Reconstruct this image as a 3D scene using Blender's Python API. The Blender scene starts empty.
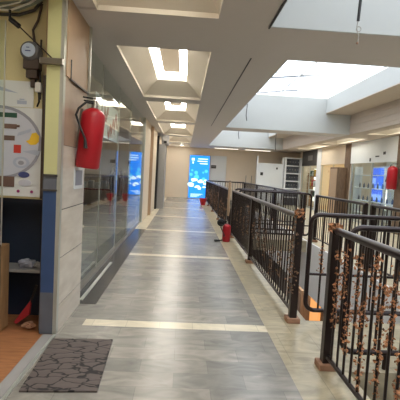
import bpy, bmesh, math, random
from mathutils import Vector, Matrix
random.seed(7)
sc = bpy.context.scene
C = sc.collection
R = math.radians

# ------------------------------------------------------------------ camera, sky, exposure
H = 1.45
cam_d = bpy.data.cameras.new('camera')
cam_d.sensor_width = 36.0
cam_d.lens = 36.0
cam_d.clip_start = 0.05
cam = bpy.data.objects.new('camera', cam_d)
C.objects.link(cam)
X = Vector((0.99770, 0.05193, 0.04354))      # world axes seen from the camera (right, down, forward)
Y = Vector((-0.03987, -0.06977, 0.99677))
Z = Vector((0.05480, -0.99621, -0.06754))
cr = Vector((X[0], Y[0], Z[0])); cd = Vector((X[1], Y[1], Z[1])); cf = Vector((X[2], Y[2], Z[2]))
m = Matrix.Identity(4)
for i in range(3):
    m[i][0] = cr[i]; m[i][1] = -cd[i]; m[i][2] = -cf[i]
m[2][3] = H
cam.matrix_world = m
sc.camera = cam

w = bpy.data.worlds.new('overcast_sky'); sc.world = w; w.use_nodes = True
bg = w.node_tree.nodes['Background']
bg.inputs[0].default_value = (0.92, 0.97, 1.0, 1)
bg.inputs[1].default_value = 2.6
vs = sc.view_settings
vs.view_transform = 'Standard'; vs.look = 'None'; vs.gamma = 1.0; vs.exposure = 0.45
try: vs.use_curve_mapping = False
except Exception: pass
LAMP = 15.0       # brightness of the lit strips in the coffers

# ------------------------------------------------------------------ materials
M = {}
def nodemat(name):
    mt = bpy.data.materials.new(name); mt.use_nodes = True
    nt = mt.node_tree
    return mt, nt, nt.nodes['Principled BSDF']
def srgb(r, g, b):
    f = lambda c: (c/255/12.92) if c/255 <= .04045 else ((c/255+.055)/1.055)**2.4
    return (f(r), f(g), f(b), 1)
def plain(name, rgb, rough=.6, metal=0., var=.08, scale=8., bump=0., spec=.5):
    mt, nt, b = nodemat(name)
    tc = nt.nodes.new('ShaderNodeTexCoord'); no = nt.nodes.new('ShaderNodeTexNoise')
    no.inputs['Scale'].default_value = scale; no.inputs['Detail'].default_value = 4
    nt.links.new(tc.outputs['Object'], no.inputs['Vector'])
    mx = nt.nodes.new('ShaderNodeMix'); mx.data_type = 'RGBA'
    c = srgb(*rgb)
    mx.inputs[6].default_value = tuple(max(0, v*(1-var)) for v in c[:3])+(1,)
    mx.inputs[7].default_value = tuple(min(1, v*(1+var)) for v in c[:3])+(1,)
    nt.links.new(no.outputs['Fac'], mx.inputs[0]); nt.links.new(mx.outputs[2], b.inputs['Base Color'])
    b.inputs['Roughness'].default_value = rough; b.inputs['Metallic'].default_value = metal
    b.inputs['Specular IOR Level'].default_value = spec
    if bump:
        bp = nt.nodes.new('ShaderNodeBump'); bp.inputs['Strength'].default_value = bump; bp.inputs['Distance'].default_value = .01
        nt.links.new(no.outputs['Fac'], bp.inputs['Height']); nt.links.new(bp.outputs[0], b.inputs['Normal'])
    M[name] = mt; return mt
def emit(name, rgb, s):
    mt, nt, b = nodemat(name)
    b.inputs['Base Color'].default_value = (.02, .02, .02, 1)
    b.inputs['Emission Color'].default_value = srgb(*rgb); b.inputs['Emission Strength'].default_value = s
    M[name] = mt; return mt
def ramp_noise(name, stops, scale, rough=.6, coord='Object', detail=3, stretch=None):
    mt, nt, b = nodemat(name)
    tc = nt.nodes.new('ShaderNodeTexCoord'); no = nt.nodes.new('ShaderNodeTexNoise')
    no.inputs['Scale'].default_value = scale; no.inputs['Detail'].default_value = detail
    src = tc.outputs[coord]
    if stretch:
        mp = nt.nodes.new('ShaderNodeMapping'); mp.inputs['Scale'].default_value = stretch
        nt.links.new(src, mp.inputs[0]); src = mp.outputs[0]
    nt.links.new(src, no.inputs['Vector'])
    cr_ = nt.nodes.new('ShaderNodeValToRGB'); e = cr_.color_ramp.elements
    while len(e) > 1: e.remove(e[-1])
    e[0].position = stops[0][0]; e[0].color = srgb(*stops[0][1])
    for p, c in stops[1:]:
        q = e.new(p); q.color = srgb(*c)
    nt.links.new(no.outputs['Fac'], cr_.inputs[0]); nt.links.new(cr_.outputs[0], b.inputs['Base Color'])
    b.inputs['Roughness'].default_value = rough
    M[name] = mt; return mt
def tiles(name, c1, c2, mortar, bw, rh, msize, rough, veins=.5, rot=(0, 0, 0), offset=.5):
    mt, nt, b = nodemat(name)
    tc = nt.nodes.new('ShaderNodeTexCoord'); mp = nt.nodes.new('ShaderNodeMapping'); mp.inputs['Rotation'].default_value = rot
    br = nt.nodes.new('ShaderNodeTexBrick'); br.offset = offset
    br.inputs['Color1'].default_value = srgb(*c1); br.inputs['Color2'].default_value = srgb(*c2); br.inputs['Mortar'].default_value = srgb(*mortar)
    br.inputs['Scale'].default_value = 1; br.inputs['Brick Width'].default_value = bw; br.inputs['Row Height'].default_value = rh
    br.inputs['Mortar Size'].default_value = msize; br.inputs['Mortar Smooth'].default_value = .3
    nt.links.new(tc.outputs['Object'], mp.inputs[0]); nt.links.new(mp.outputs[0], br.inputs['Vector'])
    no = nt.nodes.new('ShaderNodeTexNoise'); no.inputs['Scale'].default_value = 2.6; no.inputs['Detail'].default_value = 7; no.inputs['Distortion'].default_value = 2.2
    mp2 = nt.nodes.new('ShaderNodeMapping'); mp2.inputs['Scale'].default_value = (1, 2.2, 1.5)
    nt.links.new(tc.outputs['Object'], mp2.inputs[0]); nt.links.new(mp2.outputs[0], no.inputs['Vector'])
    rp = nt.nodes.new('ShaderNodeMapRange'); rp.inputs[1].default_value = .3; rp.inputs[2].default_value = .7
    rp.inputs[3].default_value = 1-veins; rp.inputs[4].default_value = 1+veins*.6
    nt.links.new(no.outputs['Fac'], rp.inputs[0])
    mx = nt.nodes.new('ShaderNodeMix'); mx.data_type = 'RGBA'; mx.blend_type = 'MULTIPLY'; mx.inputs[0].default_value = 1
    nt.links.new(br.outputs['Color'], mx.inputs[6]); nt.links.new(rp.outputs[0], mx.inputs[7])
    nt.links.new(mx.outputs[2], b.inputs['Base Color']); b.inputs['Roughness'].default_value = rough
    M[name] = mt; return mt
def glass(name, ior, tint=(.93, .97, .95)):
    mt = bpy.data.materials.new(name); mt.use_nodes = True; nt = mt.node_tree; nt.nodes.clear()
    o = nt.nodes.new('ShaderNodeOutputMaterial'); mx = nt.nodes.new('ShaderNodeMixShader')
    t = nt.nodes.new('ShaderNodeBsdfTransparent'); t.inputs[0].default_value = (*tint, 1)
    g = nt.nodes.new('ShaderNodeBsdfGlossy'); g.inputs['Roughness'].default_value = .02; g.inputs[0].default_value = (.95, .95, .95, 1)
    f = nt.nodes.new('ShaderNodeFresnel'); f.inputs[0].default_value = ior
    ge = nt.nodes.new('ShaderNodeNewGeometry'); inv = nt.nodes.new('ShaderNodeMath'); inv.operation = 'SUBTRACT'; inv.inputs[0].default_value = 1
    mul = nt.nodes.new('ShaderNodeMath'); mul.operation = 'MULTIPLY'
    nt.links.new(ge.outputs['Backfacing'], inv.inputs[1]); nt.links.new(f.outputs[0], mul.inputs[0]); nt.links.new(inv.outputs[0], mul.inputs[1])
    nt.links.new(mul.outputs[0], mx.inputs[0]); nt.links.new(t.outputs[0], mx.inputs[1]); nt.links.new(g.outputs[0], mx.inputs[2])
    nt.links.new(mx.outputs[0], o.inputs[0]); M[name] = mt; return mt

tiles('grey_marble', (152, 147, 137), (128, 125, 118), (118, 115, 108), .5, .2, .002, .26, .28)
tiles('cream_marble', (222, 211, 186), (212, 202, 176), (186, 176, 154), .31, .6, .003, .25, .16)
tiles('curb_marble', (184, 172, 144), (166, 156, 132), (142, 134, 116), .31, .6, .003, .3, .32)
plain('dark_marble', (72, 70, 68), .18, var=.25, scale=5)
ramp_noise('pillar_tile', [(.3, (196, 186, 172)), (.7, (216, 208, 196))], 3, .35, stretch=(1, 1, 4))
ramp_noise('brown_tile', [(.3, (158, 136, 116)), (.7, (180, 158, 136))], 4, .35)
plain('ceiling_paint', (204, 198, 194), .75, var=.02)
plain('coffer_paint', (228, 219, 204), .75, var=.02)
plain('white_paint', (226, 228, 230), .7, var=.02)
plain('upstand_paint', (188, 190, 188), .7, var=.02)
plain('brown_plaster', (196, 182, 168), .75, var=.03)
plain('cream_wall', (228, 213, 192), .7, var=.04, scale=2)
plain('fascia_beige', (178, 150, 122), .55, var=.06)
plain('yellow_paint', (216, 204, 158), .6, var=.1, scale=4)
plain('lime_paint', (206, 206, 152), .6, var=.1, scale=4)
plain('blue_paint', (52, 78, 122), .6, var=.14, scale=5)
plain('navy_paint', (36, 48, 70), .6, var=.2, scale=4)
plain('grey_paint', (150, 148, 146), .6)
plain('white_plastic', (224, 224, 218), .5)
plain('aluminium', (190, 192, 184), .35, .5)
plain('steel', (150, 146, 138), .3, .9)
plain('black_iron', (44, 34, 32), .35, .3, var=.25, scale=20)
plain('rail_iron', (44, 33, 33), .28, .4, var=.2, scale=14)
plain('black_plastic', (24, 23, 24), .45)
plain('dark_grey', (70, 68, 68), .5)
plain('terracotta', (152, 114, 90), .7, var=.15)
plain('red_enamel', (172, 22, 36), .35, var=.06)
plain('faded_red', (176, 104, 100), .8)
plain('scuffed_grey', (98, 102, 112), .7, var=.25)
plain('red_cloth', (166, 36, 44), .8)
plain('bucket_red', (196, 30, 44), .45)
ramp_noise('orange_wood', [(.3, (148, 98, 64)), (.7, (178, 124, 84))], 6, .4, stretch=(1, 6, 1))
ramp_noise('plywood', [(.3, (142, 108, 72)), (.7, (172, 134, 92))], 5, .6, stretch=(6, 6, 1))
ramp_noise('brown_wood', [(.3, (96, 76, 58)), (.7, (126, 102, 80))], 5, .6, stretch=(6, 6, 1))
ramp_noise('garland', [(.30, (76, 62, 48)), (.40, (136, 96, 68)), (.5, (196, 138, 94)), (.58, (150, 100, 72)), (.68, (196, 162, 126))], 16, .85)
ramp_noise('garland_brown', [(.30, (64, 52, 44)), (.42, (112, 88, 70)), (.52, (150, 118, 92)), (.62, (96, 72, 60)), (.7, (150, 124, 104))], 14, .9)
plain('paper_white', (222, 226, 228), .6, var=.03)
plain('paper_lilac', (198, 202, 216), .5, var=.05)
plain('paper_grey', (150, 152, 166), .5, var=.08)
plain('paper_pale', (176, 186, 206), .5)
plain('ink_yellow', (238, 196, 50), .5)
plain('ink_red', (200, 62, 50), .5)
plain('ink_green', (40, 84, 66), .5)
plain('ink_blue', (66, 76, 130), .5)
plain('ink_magenta', (150, 40, 110), .5)
plain('ink_brown', (112, 88, 80), .5)
plain('ink_black', (40, 40, 44), .5)
plain('cable_grey', (132, 142, 130), .5, var=.2)
plain('cable_black', (36, 34, 34), .5)
plain('dial_face', (176, 192, 214), .3, var=.04)
plain('meter_body', (92, 94, 98), .45)
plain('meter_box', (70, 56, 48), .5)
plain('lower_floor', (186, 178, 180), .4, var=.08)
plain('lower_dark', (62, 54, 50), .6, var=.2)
plain('bottle_dark', (92, 96, 100), .3, var=.3)
plain('bottle_blue', (60, 90, 160), .3)
plain('cushion_maroon', (120, 52, 60), .8)
glass('shop_glass', 2.1)
glass('clear_glass', 1.45)
glass('roof_glass', 1.4, (.97, .98, 1))
emit('lamp_strip', (255, 250, 240), LAMP)
emit('lamp_centre', (255, 226, 186), .32)
emit('lamp_white', (255, 250, 238), 7)
emit('lamp_soft', (255, 246, 228), 2.2)
emit('sign_blue', (20, 128, 240), 1.5)
emit('sign_white', (214, 242, 255), 1.5)
emit('sign_sky', (70, 184, 250), 1.4)
emit('sign_deep', (10, 92, 214), 1.1)
emit('display_blue', (60, 98, 214), 1.1)
emit('display_pale', (130, 164, 240), 1.1)
emit('orange_glow', (255, 172, 98), .75)
emit('warm_glow', (255, 208, 128), 1.7)
emit('white_glow', (255, 248, 236), 1.5)

# rubber mat: crackled pattern of dark grooves
mt, nt, b = nodemat('rubber_mat')
tc = nt.nodes.new('ShaderNodeTexCoord'); mp = nt.nodes.new('ShaderNodeMapping'); mp.inputs['Scale'].default_value = (.85, 1.5, 1); mp.inputs['Rotation'].default_value = (0, 0, .35)
vo = nt.nodes.new('ShaderNodeTexVoronoi'); vo.feature = 'DISTANCE_TO_EDGE'; vo.inputs['Scale'].default_value = 7.2
no = nt.nodes.new('ShaderNodeTexNoise'); no.inputs['Scale'].default_value = 7
ad = nt.nodes.new('ShaderNodeMix'); ad.data_type = 'RGBA'; ad.blend_type = 'LINEAR_LIGHT'; ad.inputs[0].default_value = .1
nt.links.new(tc.outputs['Object'], mp.inputs[0]); nt.links.new(mp.outputs[0], ad.inputs[6]); nt.links.new(mp.outputs[0], no.inputs['Vector']); nt.links.new(no.outputs['Color'], ad.inputs[7])
nt.links.new(ad.outputs[2], vo.inputs['Vector'])
rp = nt.nodes.new('ShaderNodeValToRGB'); rp.color_ramp.elements[0].position = .03; rp.color_ramp.elements[0].color = srgb(30, 26, 26)
rp.color_ramp.elements[1].position = .075; rp.color_ramp.elements[1].color = srgb(92, 82, 78)
nt.links.new(vo.outputs['Distance'], rp.inputs[0]); nt.links.new(rp.outputs[0], b.inputs['Base Color'])
bp = nt.nodes.new('ShaderNodeBump'); bp.inputs['Distance'].default_value = .01; bp.inputs['Strength'].default_value = .8
nt.links.new(vo.outputs['Distance'], bp.inputs['Height']); nt.links.new(bp.outputs[0], b.inputs['Normal'])
b.inputs['Roughness'].default_value = .75; M['rubber_mat'] = mt

# ------------------------------------------------------------------ mesh builder
class MB:
    def __init__(s): s.v = []; s.f = []; s.fm = []; s.fs = []
    def face(s, pts, mi=0, smooth=False):
        n = len(s.v); s.v += [tuple(p) for p in pts]; s.f.append(tuple(range(n, n+len(pts)))); s.fm.append(mi); s.fs.append(smooth); return s
    def grid(s, verts, faces, mi=0, smooth=False):
        n = len(s.v); s.v += [tuple(p) for p in verts]
        for f in faces: s.f.append(tuple(n+i for i in f)); s.fm.append(mi); s.fs.append(smooth)
        return s
    def box(s, x0, x1, y0, y1, z0, z1, mi=0, bev=0.):
        if bev:
            bm = bmesh.new(); bmesh.ops.create_cube(bm, size=1)
            for v in bm.verts: v.co = Vector(((x0+x1)/2+v.co.x*(x1-x0), (y0+y1)/2+v.co.y*(y1-y0), (z0+z1)/2+v.co.z*(z1-z0)))
            bmesh.ops.bevel(bm, geom=bm.edges[:], offset=bev, segments=2, affect='EDGES', profile=.6)
            bm.verts.index_update(); s.grid([v.co[:] for v in bm.verts], [[v.index for v in f.verts] for f in bm.faces], mi); bm.free(); return s
        V = [(x, y, z) for z in (z0, z1) for y in (y0, y1) for x in (x0, x1)]
        return s.grid(V, [(0, 2, 3, 1), (4, 5, 7, 6), (0, 1, 5, 4), (2, 6, 7, 3), (0, 4, 6, 2), (1, 3, 7, 5)], mi)
    def tube(s, pts, r, n=8, mi=0, cap=True, radii=None):
        P = [Vector(p) for p in pts]; V = []; Fs = []
        prev = None
        for i, p in enumerate(P):
            t = (P[min(i+1, len(P)-1)]-P[max(i-1, 0)]).normalized()
            if prev is None:
                a = Vector((0, 0, 1)) if abs(t.z) < .9 else Vector((1, 0, 0))
                u = t.cross(a).normalized()
            else:
                u = (prev - t*prev.dot(t)).normalized()
            prev = u; q = t.cross(u); rr = radii[i] if radii else r
            for k in range(n):
                an = 2*math.pi*k/n; V.append(p+u*math.cos(an)*rr+q*math.sin(an)*rr)
        for i in range(len(P)-1):
            for k in range(n):
                Fs.append((i*n+k, i*n+(k+1) % n, (i+1)*n+(k+1) % n, (i+1)*n+k))
        s.grid(V, Fs, mi, True)
        if cap:
            s.face([V[k] for k in range(n)][::-1], mi); s.face([V[(len(P)-1)*n+k] for k in range(n)], mi)
        return s
    def lathe(s, prof, n=20, c=(0, 0, 0), mi=0):
        V = []; Fs = []
        for r, z in prof:
            for k in range(n):
                a = 2*math.pi*k/n; V.append((c[0]+r*math.cos(a), c[1]+r*math.sin(a), c[2]+z))
        for i in range(len(prof)-1):
            for k in range(n): Fs.append((i*n+k, i*n+(k+1) % n, (i+1)*n+(k+1) % n, (i+1)*n+k))
        s.grid(V, Fs, mi, True)
        if prof[0][0] > 1e-4: s.face(V[:n][::-1], mi)
        if prof[-1][0] > 1e-4: s.face(V[-n:], mi)
        return s
    def prism_y(s, poly, y0, y1, mi=0):      # polygon in (x,z), extruded along y
        n = len(poly)
        a = sum(poly[i][0]*poly[(i+1) % n][1]-poly[(i+1) % n][0]*poly[i][1] for i in range(n))
        if a < 0: poly = poly[::-1]
        V = [(x, y0, z) for x, z in poly]+[(x, y1, z) for x, z in poly]
        s.face(V[:n], mi); s.face(V[n:][::-1], mi)
        return s.grid(V, [(i, i+n, (i+1) % n+n, (i+1) % n) for i in range(n)], mi)
    def build(s, name, mats, parent=None, base=None):
        me = bpy.data.meshes.new(name)
        if parent is not None and base is None: base = parent.get('_b', (0, 0, 0))
        if base is None:
            xs = [p[0] for p in s.v]; ys = [p[1] for p in s.v]; zs = [p[2] for p in s.v]
            base = ((min(xs)+max(xs))/2, (min(ys)+max(ys))/2, min(zs))
        me.from_pydata([(p[0]-base[0], p[1]-base[1], p[2]-base[2]) for p in s.v], [], s.f)
        for mm in ([mats] if isinstance(mats, str) else mats): me.materials.append(M[mm])
        for p, mi, sm in zip(me.polygons, s.fm, s.fs): p.material_index = mi; p.use_smooth = sm
        me.validate(); me.update()
        o = bpy.data.objects.new(name, me); C.objects.link(o)
        if parent is not None: o.parent = parent
        else: o.location = base
        BASE[o.name] = base
        return o
BASE = {}
def box(*a, **k): return MB().box(*a, **k)
def tag(o, label, cat, group=None):
    o['label'] = label; o['category'] = cat
    if group: o['group'] = group
    return o
def thing(name, loc, label, cat, group=None, rot=(0, 0, 0)):
    o = bpy.data.objects.new(name, None); C.objects.link(o); o.empty_display_size = .1
    o.location = loc; o.rotation_euler = rot; BASE[o.name] = tuple(loc)
    return tag(o, label, cat, group)
def part(mb, name, mats, parent, local=False):
    return mb.build(name, mats, parent, (0, 0, 0) if local else BASE[parent.name])
def struct(mb, name, mats, origin=(0, 0, 0)):
    o = mb.build(name, mats, None, origin); o['kind'] = 'structure'; return o
def dup(root, loc, label, cat, group=None, rot=None):
    r = root.copy(); C.objects.link(r); r.location = loc
    if rot: r.rotation_euler = rot
    tag(r, label, cat, group)
    for ch in root.children:
        c = ch.copy(); C.objects.link(c); c.parent = r
        for g in ch.children:
            d = g.copy(); C.objects.link(d); d.parent = c
    return r
ORD = ['first', 'second', 'third', 'fourth', 'fifth', 'sixth', 'seventh', 'eighth', 'ninth', 'tenth', 'eleventh', 'twelfth', 'thirteenth', 'fourteenth',
       'fifteenth', 'sixteenth', 'seventeenth', 'eighteenth', 'nineteenth', 'twentieth', 'twenty-first', 'twenty-second', 'twenty-third', 'twenty-fourth', 'twenty-fifth']

# ------------------------------------------------------------------ the place: sizes in metres
GX = -1.17            # glass shopfront on the left
RX = 1.17             # railing on this side of the atrium
OX = 3.10             # railing on the far side
SX = 6.22             # shopfronts on the far side
YE = 22.5             # end wall
YB = -4.5             # wall behind the camera
CZ = 2.85             # underside of the beams
B1 = (3.85, 4.83); B2 = (12.05, 12.9); B3 = (20.3, YE)

# floor of the walkway, with cream bands and border
f = MB()
bands = [.6, 3.62, 6.74, 9.7, 12.75, 15.8, 18.85, 21.7]
y = YB
for bnd in bands:
    f.box(-.86, .86, y, bnd, -.3, 0, 0); f.box(-.86, .86, bnd, bnd+.155, -.3, 0, 1); y = bnd+.155
f.box(-.86, .86, y, YE, -.3, 0, 0)
f.box(.86, RX+.12, YB, YE, -.3, 0, 2)
f.box(-1.03, -.86, YB, 4.2, -.3, 0, 0)
f.box(GX-.02, -.86, 4.2, 9.75, -.3, 0.004, 3)
f.box(GX-.02, -.86, 9.75, YE, -.3, 0, 1)
f.box(-4.2, -1.03, YB, 2.2, -.3, 0, 0)
f.box(-4.2, -1.03, 2.2, 4.2, -.3, -.012, 4)
f.box(-4.2, GX-.02, 4.2, YE, -.3, 0, 0)
f.box(OX-.12, SX+3, YB, YE, -.3, 0, 1)
f.box(RX+.12, OX-.12, B3[0]+.2, YE, -.3, 0, 0)
f.box(RX+.12, OX-.12, YB, YB+1, -.3, 0, 0)
struct(f, 'floor', ['grey_marble', 'cream_marble', 'curb_marble', 'dark_marble', 'orange_wood'])
t_ = MB().box(-1.045, -1.02, 2.2, 3.38, -.01, .008)
struct(t_, 'trim_1', 'aluminium')
struct(MB().box(-1.13, -1.045, 2.2, 3.38, -.012, .004), 'trim_2', 'grey_paint')
# white fascias along the edges of the opening
struct(MB().box(OX-.16, OX-.12, YB, YE, -1.15, 0).box(OX-.12, OX+.1, YB, YE, -1.15, -.3), 'trim_3', 'white_paint')
struct(MB().box(RX+.12, RX+.16, YB, YE, -1.0, -.004), 'trim_4', 'curb_marble')
# two bridges across the opening
for i, (a, b_) in enumerate([(2.97, 3.91), (9.2, 9.95)]):
    o = struct(MB().box(RX+.12, OX-.12, a-.06, b_+.06, -.26, -.002, 0), 'walkway_bridge', ['curb_marble'])
# lower storey
struct(MB().box(-1.2, SX, YB, YE, -3.75, -3.6), 'floor_lower', 'lower_floor')
struct(MB().box(OX+.1, OX+1.0, YB, YE, -1.3, -1.15), 'ceiling_lower', 'white_paint')
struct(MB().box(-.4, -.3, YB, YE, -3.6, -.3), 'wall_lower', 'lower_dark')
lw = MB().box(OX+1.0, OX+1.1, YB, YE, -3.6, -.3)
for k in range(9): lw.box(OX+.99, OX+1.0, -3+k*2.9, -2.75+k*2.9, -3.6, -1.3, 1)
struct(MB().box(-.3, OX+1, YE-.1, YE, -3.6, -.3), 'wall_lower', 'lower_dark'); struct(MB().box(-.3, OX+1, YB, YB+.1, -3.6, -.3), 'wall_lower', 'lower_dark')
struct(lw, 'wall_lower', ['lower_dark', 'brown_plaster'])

# ---------------- ceiling: soffits, ribs, coffers, beams and skylight wells
cl = MB()
cof = [(.25, 3.72), (4.72, 7.87), (8.3, 11.45), (11.95, 15.7), (16.15, 19.4), (19.8, 22.3)]  # last coffer is added to hold a light for the end wall
CX0, CX1 = -.85, .245
def coffer(x0, x1, y0, y1, top, sx, sy):
    x0 += .004; x1 -= .004; y0 += .004; y1 -= .004
    ix0, ix1, iy0, iy1 = x0+sx, x1-sx, y0+sy, y1-sy
    lip = .045
    o = [(x0, y0), (x1, y0), (x1, y1), (x0, y1)]; i_ = [(ix0, iy0), (ix1, iy0), (ix1, iy1), (ix0, iy1)]
    for k in range(4):
        a, b2 = o[k], o[(k+1) % 4]; c, d = i_[k], i_[(k+1) % 4]
        cl.face([(*b2, CZ), (*a, CZ), (*a, CZ+lip), (*b2, CZ+lip)], 1)
        cl.face([(*b2, CZ+lip), (*a, CZ+lip), (*c, top), (*d, top)], 1)
        cl.face([(*d, top), (*c, top), (*c, top+.12), (*d, top+.12)], 1)
    cl.face([(*i_[0], top+.12), (*i_[3], top+.12), (*i_[2], top+.12), (*i_[1], top+.12)], 1)
    return ix0, ix1, iy0, iy1
def soff(x0, x1, y0, y1, z=CZ, mi=0, t=.5): cl.box(x0, x1, y0, y1, z, z+t, mi)
WX0, WX1 = 1.15, 4.94
soff(-4.2, CX0, YB, 3.72, CZ+.02); soff(-4.2, CX0, 3.72, 4.72); soff(-4.2, CX0, 4.72, YE, CZ+.02)
ys = [YB]+[v for c in cof for v in c]+[YE]
for k in range(0, len(ys), 2): soff(CX0, CX1, ys[k], ys[k+1])
soff(CX1, .73, YB, YE); soff(.73, WX0, B1[0], YE)
soff(WX0, WX1, *B1, t=1.0); soff(WX0, WX1, *B2, t=1.0); soff(WX0, WX1, *B3, t=1.0); soff(.73, WX1, YB, YB+1, t=1)
lit = [coffer(CX0, CX1, a, b_, 3.1, .28, .45) for a, b_ in cof]
# opposite soffit with its own coffers
cofR = [(1, 4.5), (5.2, 8.2), (8.7, 11.7), (12.9, 15.6), (16.2, 19.2)]
soff(WX1+.03, 5.3, YB, YE, mi=2); soff(5.95, SX+3, YB, YE, mi=2)
ys = [YB]+[v for c in cofR for v in c]+[YE]
for k in range(0, len(ys), 2): soff(5.3, 5.95, ys[k], ys[k+1], mi=2)
litR = [coffer(5.3, 5.95, a, b_, 3.0, .12, .3) for a, b_ in cofR]
# skylight wells: white upstands; the far-side ledge
WT = 3.88
for n, (a, b_) in enumerate([(YB+1, B1[0]), (B1[1], B2[0]), (B2[1], B3[0])]):
    xl = .73 if n == 0 else WX0
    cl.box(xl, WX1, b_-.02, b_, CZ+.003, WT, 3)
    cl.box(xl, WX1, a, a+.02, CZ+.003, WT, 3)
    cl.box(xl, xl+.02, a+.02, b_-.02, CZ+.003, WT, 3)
    cl.box(4.17, WX1+.3, a, b_, 3.43, 3.45, 2)
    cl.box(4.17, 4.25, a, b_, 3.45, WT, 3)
    cl.box(WX1, WX1+.06, a, b_, CZ, 3.43, 2)
    for k in range(3): cl.box(WX1-.02, WX1, a, b_, CZ+.1+k*.16, CZ+.16+k*.16, 2)
    cl.box(WX1+.06, WX1+.3, a, b_, CZ+.45, 3.45, 2)
# outer roof deck: keeps the sky out except over the glazing
cl.box(-4.3, CX0, YB-.1, YE+.1, CZ+.5, CZ+.6, 0); cl.box(CX0, WX0 if False else .73, YB-.1, YE+.1, 3.3, 3.4, 0)
cl.box(5.24, SX+3.1, YB-.1, YE+.1, CZ+.6, CZ+.7, 0)
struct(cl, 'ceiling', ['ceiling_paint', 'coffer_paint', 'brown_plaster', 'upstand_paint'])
# shadow gap beside the soffit edge
struct(MB().box(.722, .738, 4.86, 11.9, CZ-.004, CZ+.02), 'trim_5', 'black_plastic')
struct(MB().box(.722, .738, YB+1, B1[0], CZ-.012, CZ+.02), 'trim_6', 'black_plastic')
# skylights: glazing bars and glass
for n, (a, b_) in enumerate([(YB+1, B1[0]), (B1[1], B2[0]), (B2[1], B3[0])]):
    xl = .73 if n == 0 else WX0
    g = MB().box(xl-.05, 4.3, a-.1, b_+.1, WT+.06, WT+.072)
    wo = struct(g, 'window_%d' % (n+1), 'roof_glass')
    fr = MB()
    ny = int((b_-a)/2.3)
    for k in range(ny+1): fr.box(xl, 4.2, a+k*(b_-a)/ny-.012, a+k*(b_-a)/ny+.012, WT+.03, WT+.06)
    for k in range(3): fr.box(xl+.02+k*1.5, xl+.04+k*1.5, a, b_, WT+.03, WT+.06)
    o = fr.build('window_frame', 'white_paint', wo, (0, 0, 0))
    # light roof truss seen over the glass
    tr = MB()
    for k in range(ny):
        y0 = a+(k+.15)*(b_-a)/ny
        tr.tube([(xl-.1, y0, 4.5), (4.3, y0+.1, 4.9)], .03, 6)
        tr.tube([(xl+.1, y0, 4.5), (xl+.9, y0+.6, 4.7)], .02, 6)
    tr.tube([(xl+.25, a, 4.5), (xl+.25, b_, 4.5)], .03, 6); tr.tube([(xl+.7, a, 4.62), (xl+.7, b_, 4.62)], .03, 6)
    tr.build('roof_truss', 'scuffed_grey', wo, (0, 0, 0))

# ---------------- walls
struct(MB().box(-4.3, SX+3, YE, YE+.15, -.3, 3.5), 'wall_back', 'cream_wall')
struct(MB().box(-4.3, SX+3, YB-.15, YB, -3.6, 3.9), 'wall_front', 'cream_wall')
# left wall: recess with painted end wall, pillars, shop behind the glass
wl = MB().box(-4.3, -4.2, YB, YE, -.3, 3.4, 0)
wl.box(-4.2, -1.03, YB, 1.9, 0, CZ+.02, 0)
wl.box(-4.2, GX-.06, 15.9, 16.2, 0, CZ+.02, 0)
wl.box(GX-.12, GX+.06, 11.1, 12.9, 0, CZ+.02, 0)
wl.box(GX-.12, -1.06, 13.05, 15.1, 0, CZ+.02, 0)
wl.box(GX-.12, GX+.12, 16.2, YE, 0, CZ+.02, 0)
struct(wl, 'wall_left', ['cream_wall'])
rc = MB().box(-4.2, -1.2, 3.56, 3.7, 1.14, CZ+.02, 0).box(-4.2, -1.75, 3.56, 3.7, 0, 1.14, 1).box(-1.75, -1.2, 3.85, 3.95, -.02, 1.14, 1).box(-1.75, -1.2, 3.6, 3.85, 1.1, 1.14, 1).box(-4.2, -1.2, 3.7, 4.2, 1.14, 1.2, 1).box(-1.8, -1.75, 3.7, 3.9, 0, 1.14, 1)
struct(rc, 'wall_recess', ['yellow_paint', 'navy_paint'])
py = MB().box(-1.17, -1.06, 3.4, 3.56, 1.36, CZ, 0).box(-1.17, -1.06, 3.4, 3.56, 1.235, 1.36, 2).box(-1.17, -1.06, 3.4, 3.56, 0, 1.235, 1)
py.box(-1.175, -1.055, 3.39, 3.56, 1.35, 1.37, 3).box(-1.175, -1.055, 3.39, 3.56, 1.228, 1.245, 3).box(-1.17, -1.06, 3.396, 3.4, 0, .36, 2)
struct(py, 'pillar', ['lime_paint', 'blue_paint', 'scuffed_grey', 'dark_grey'])
struct(MB().box(-1.06, -1.03, 3.4, 3.46, 0, CZ, 0), 'trim_7', 'aluminium')
pt = MB().box(-1.2, -1.036, 3.465, 4.195, 0, 2.2, 2)
for z0, z1, mi in [(0, .225, 0), (.235, .645, 0), (.655, 1.065, 0), (1.075, 1.62, 0), (1.625, 2.2, 1)]: pt.box(-1.19, -1.03, 3.46, 4.2, z0, z1, mi)
struct(pt, 'pillar', ['pillar_tile', 'brown_tile', 'dark_grey'])
struct(MB().box(-1.2, -1.02, 3.46, 4.2, 2.2, CZ, 0).box(-1.02, -1.012, 3.56, 4.2, 2.185, 2.2, 1).box(-1.02, -1.012, 3.56, 3.572, 2.2, 2.36, 1).box(-1.02, -1.0, 4.17, 4.2, 2.2, CZ, 2), 'trim_8', ['fascia_beige', 'dark_grey', 'aluminium'])

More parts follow.
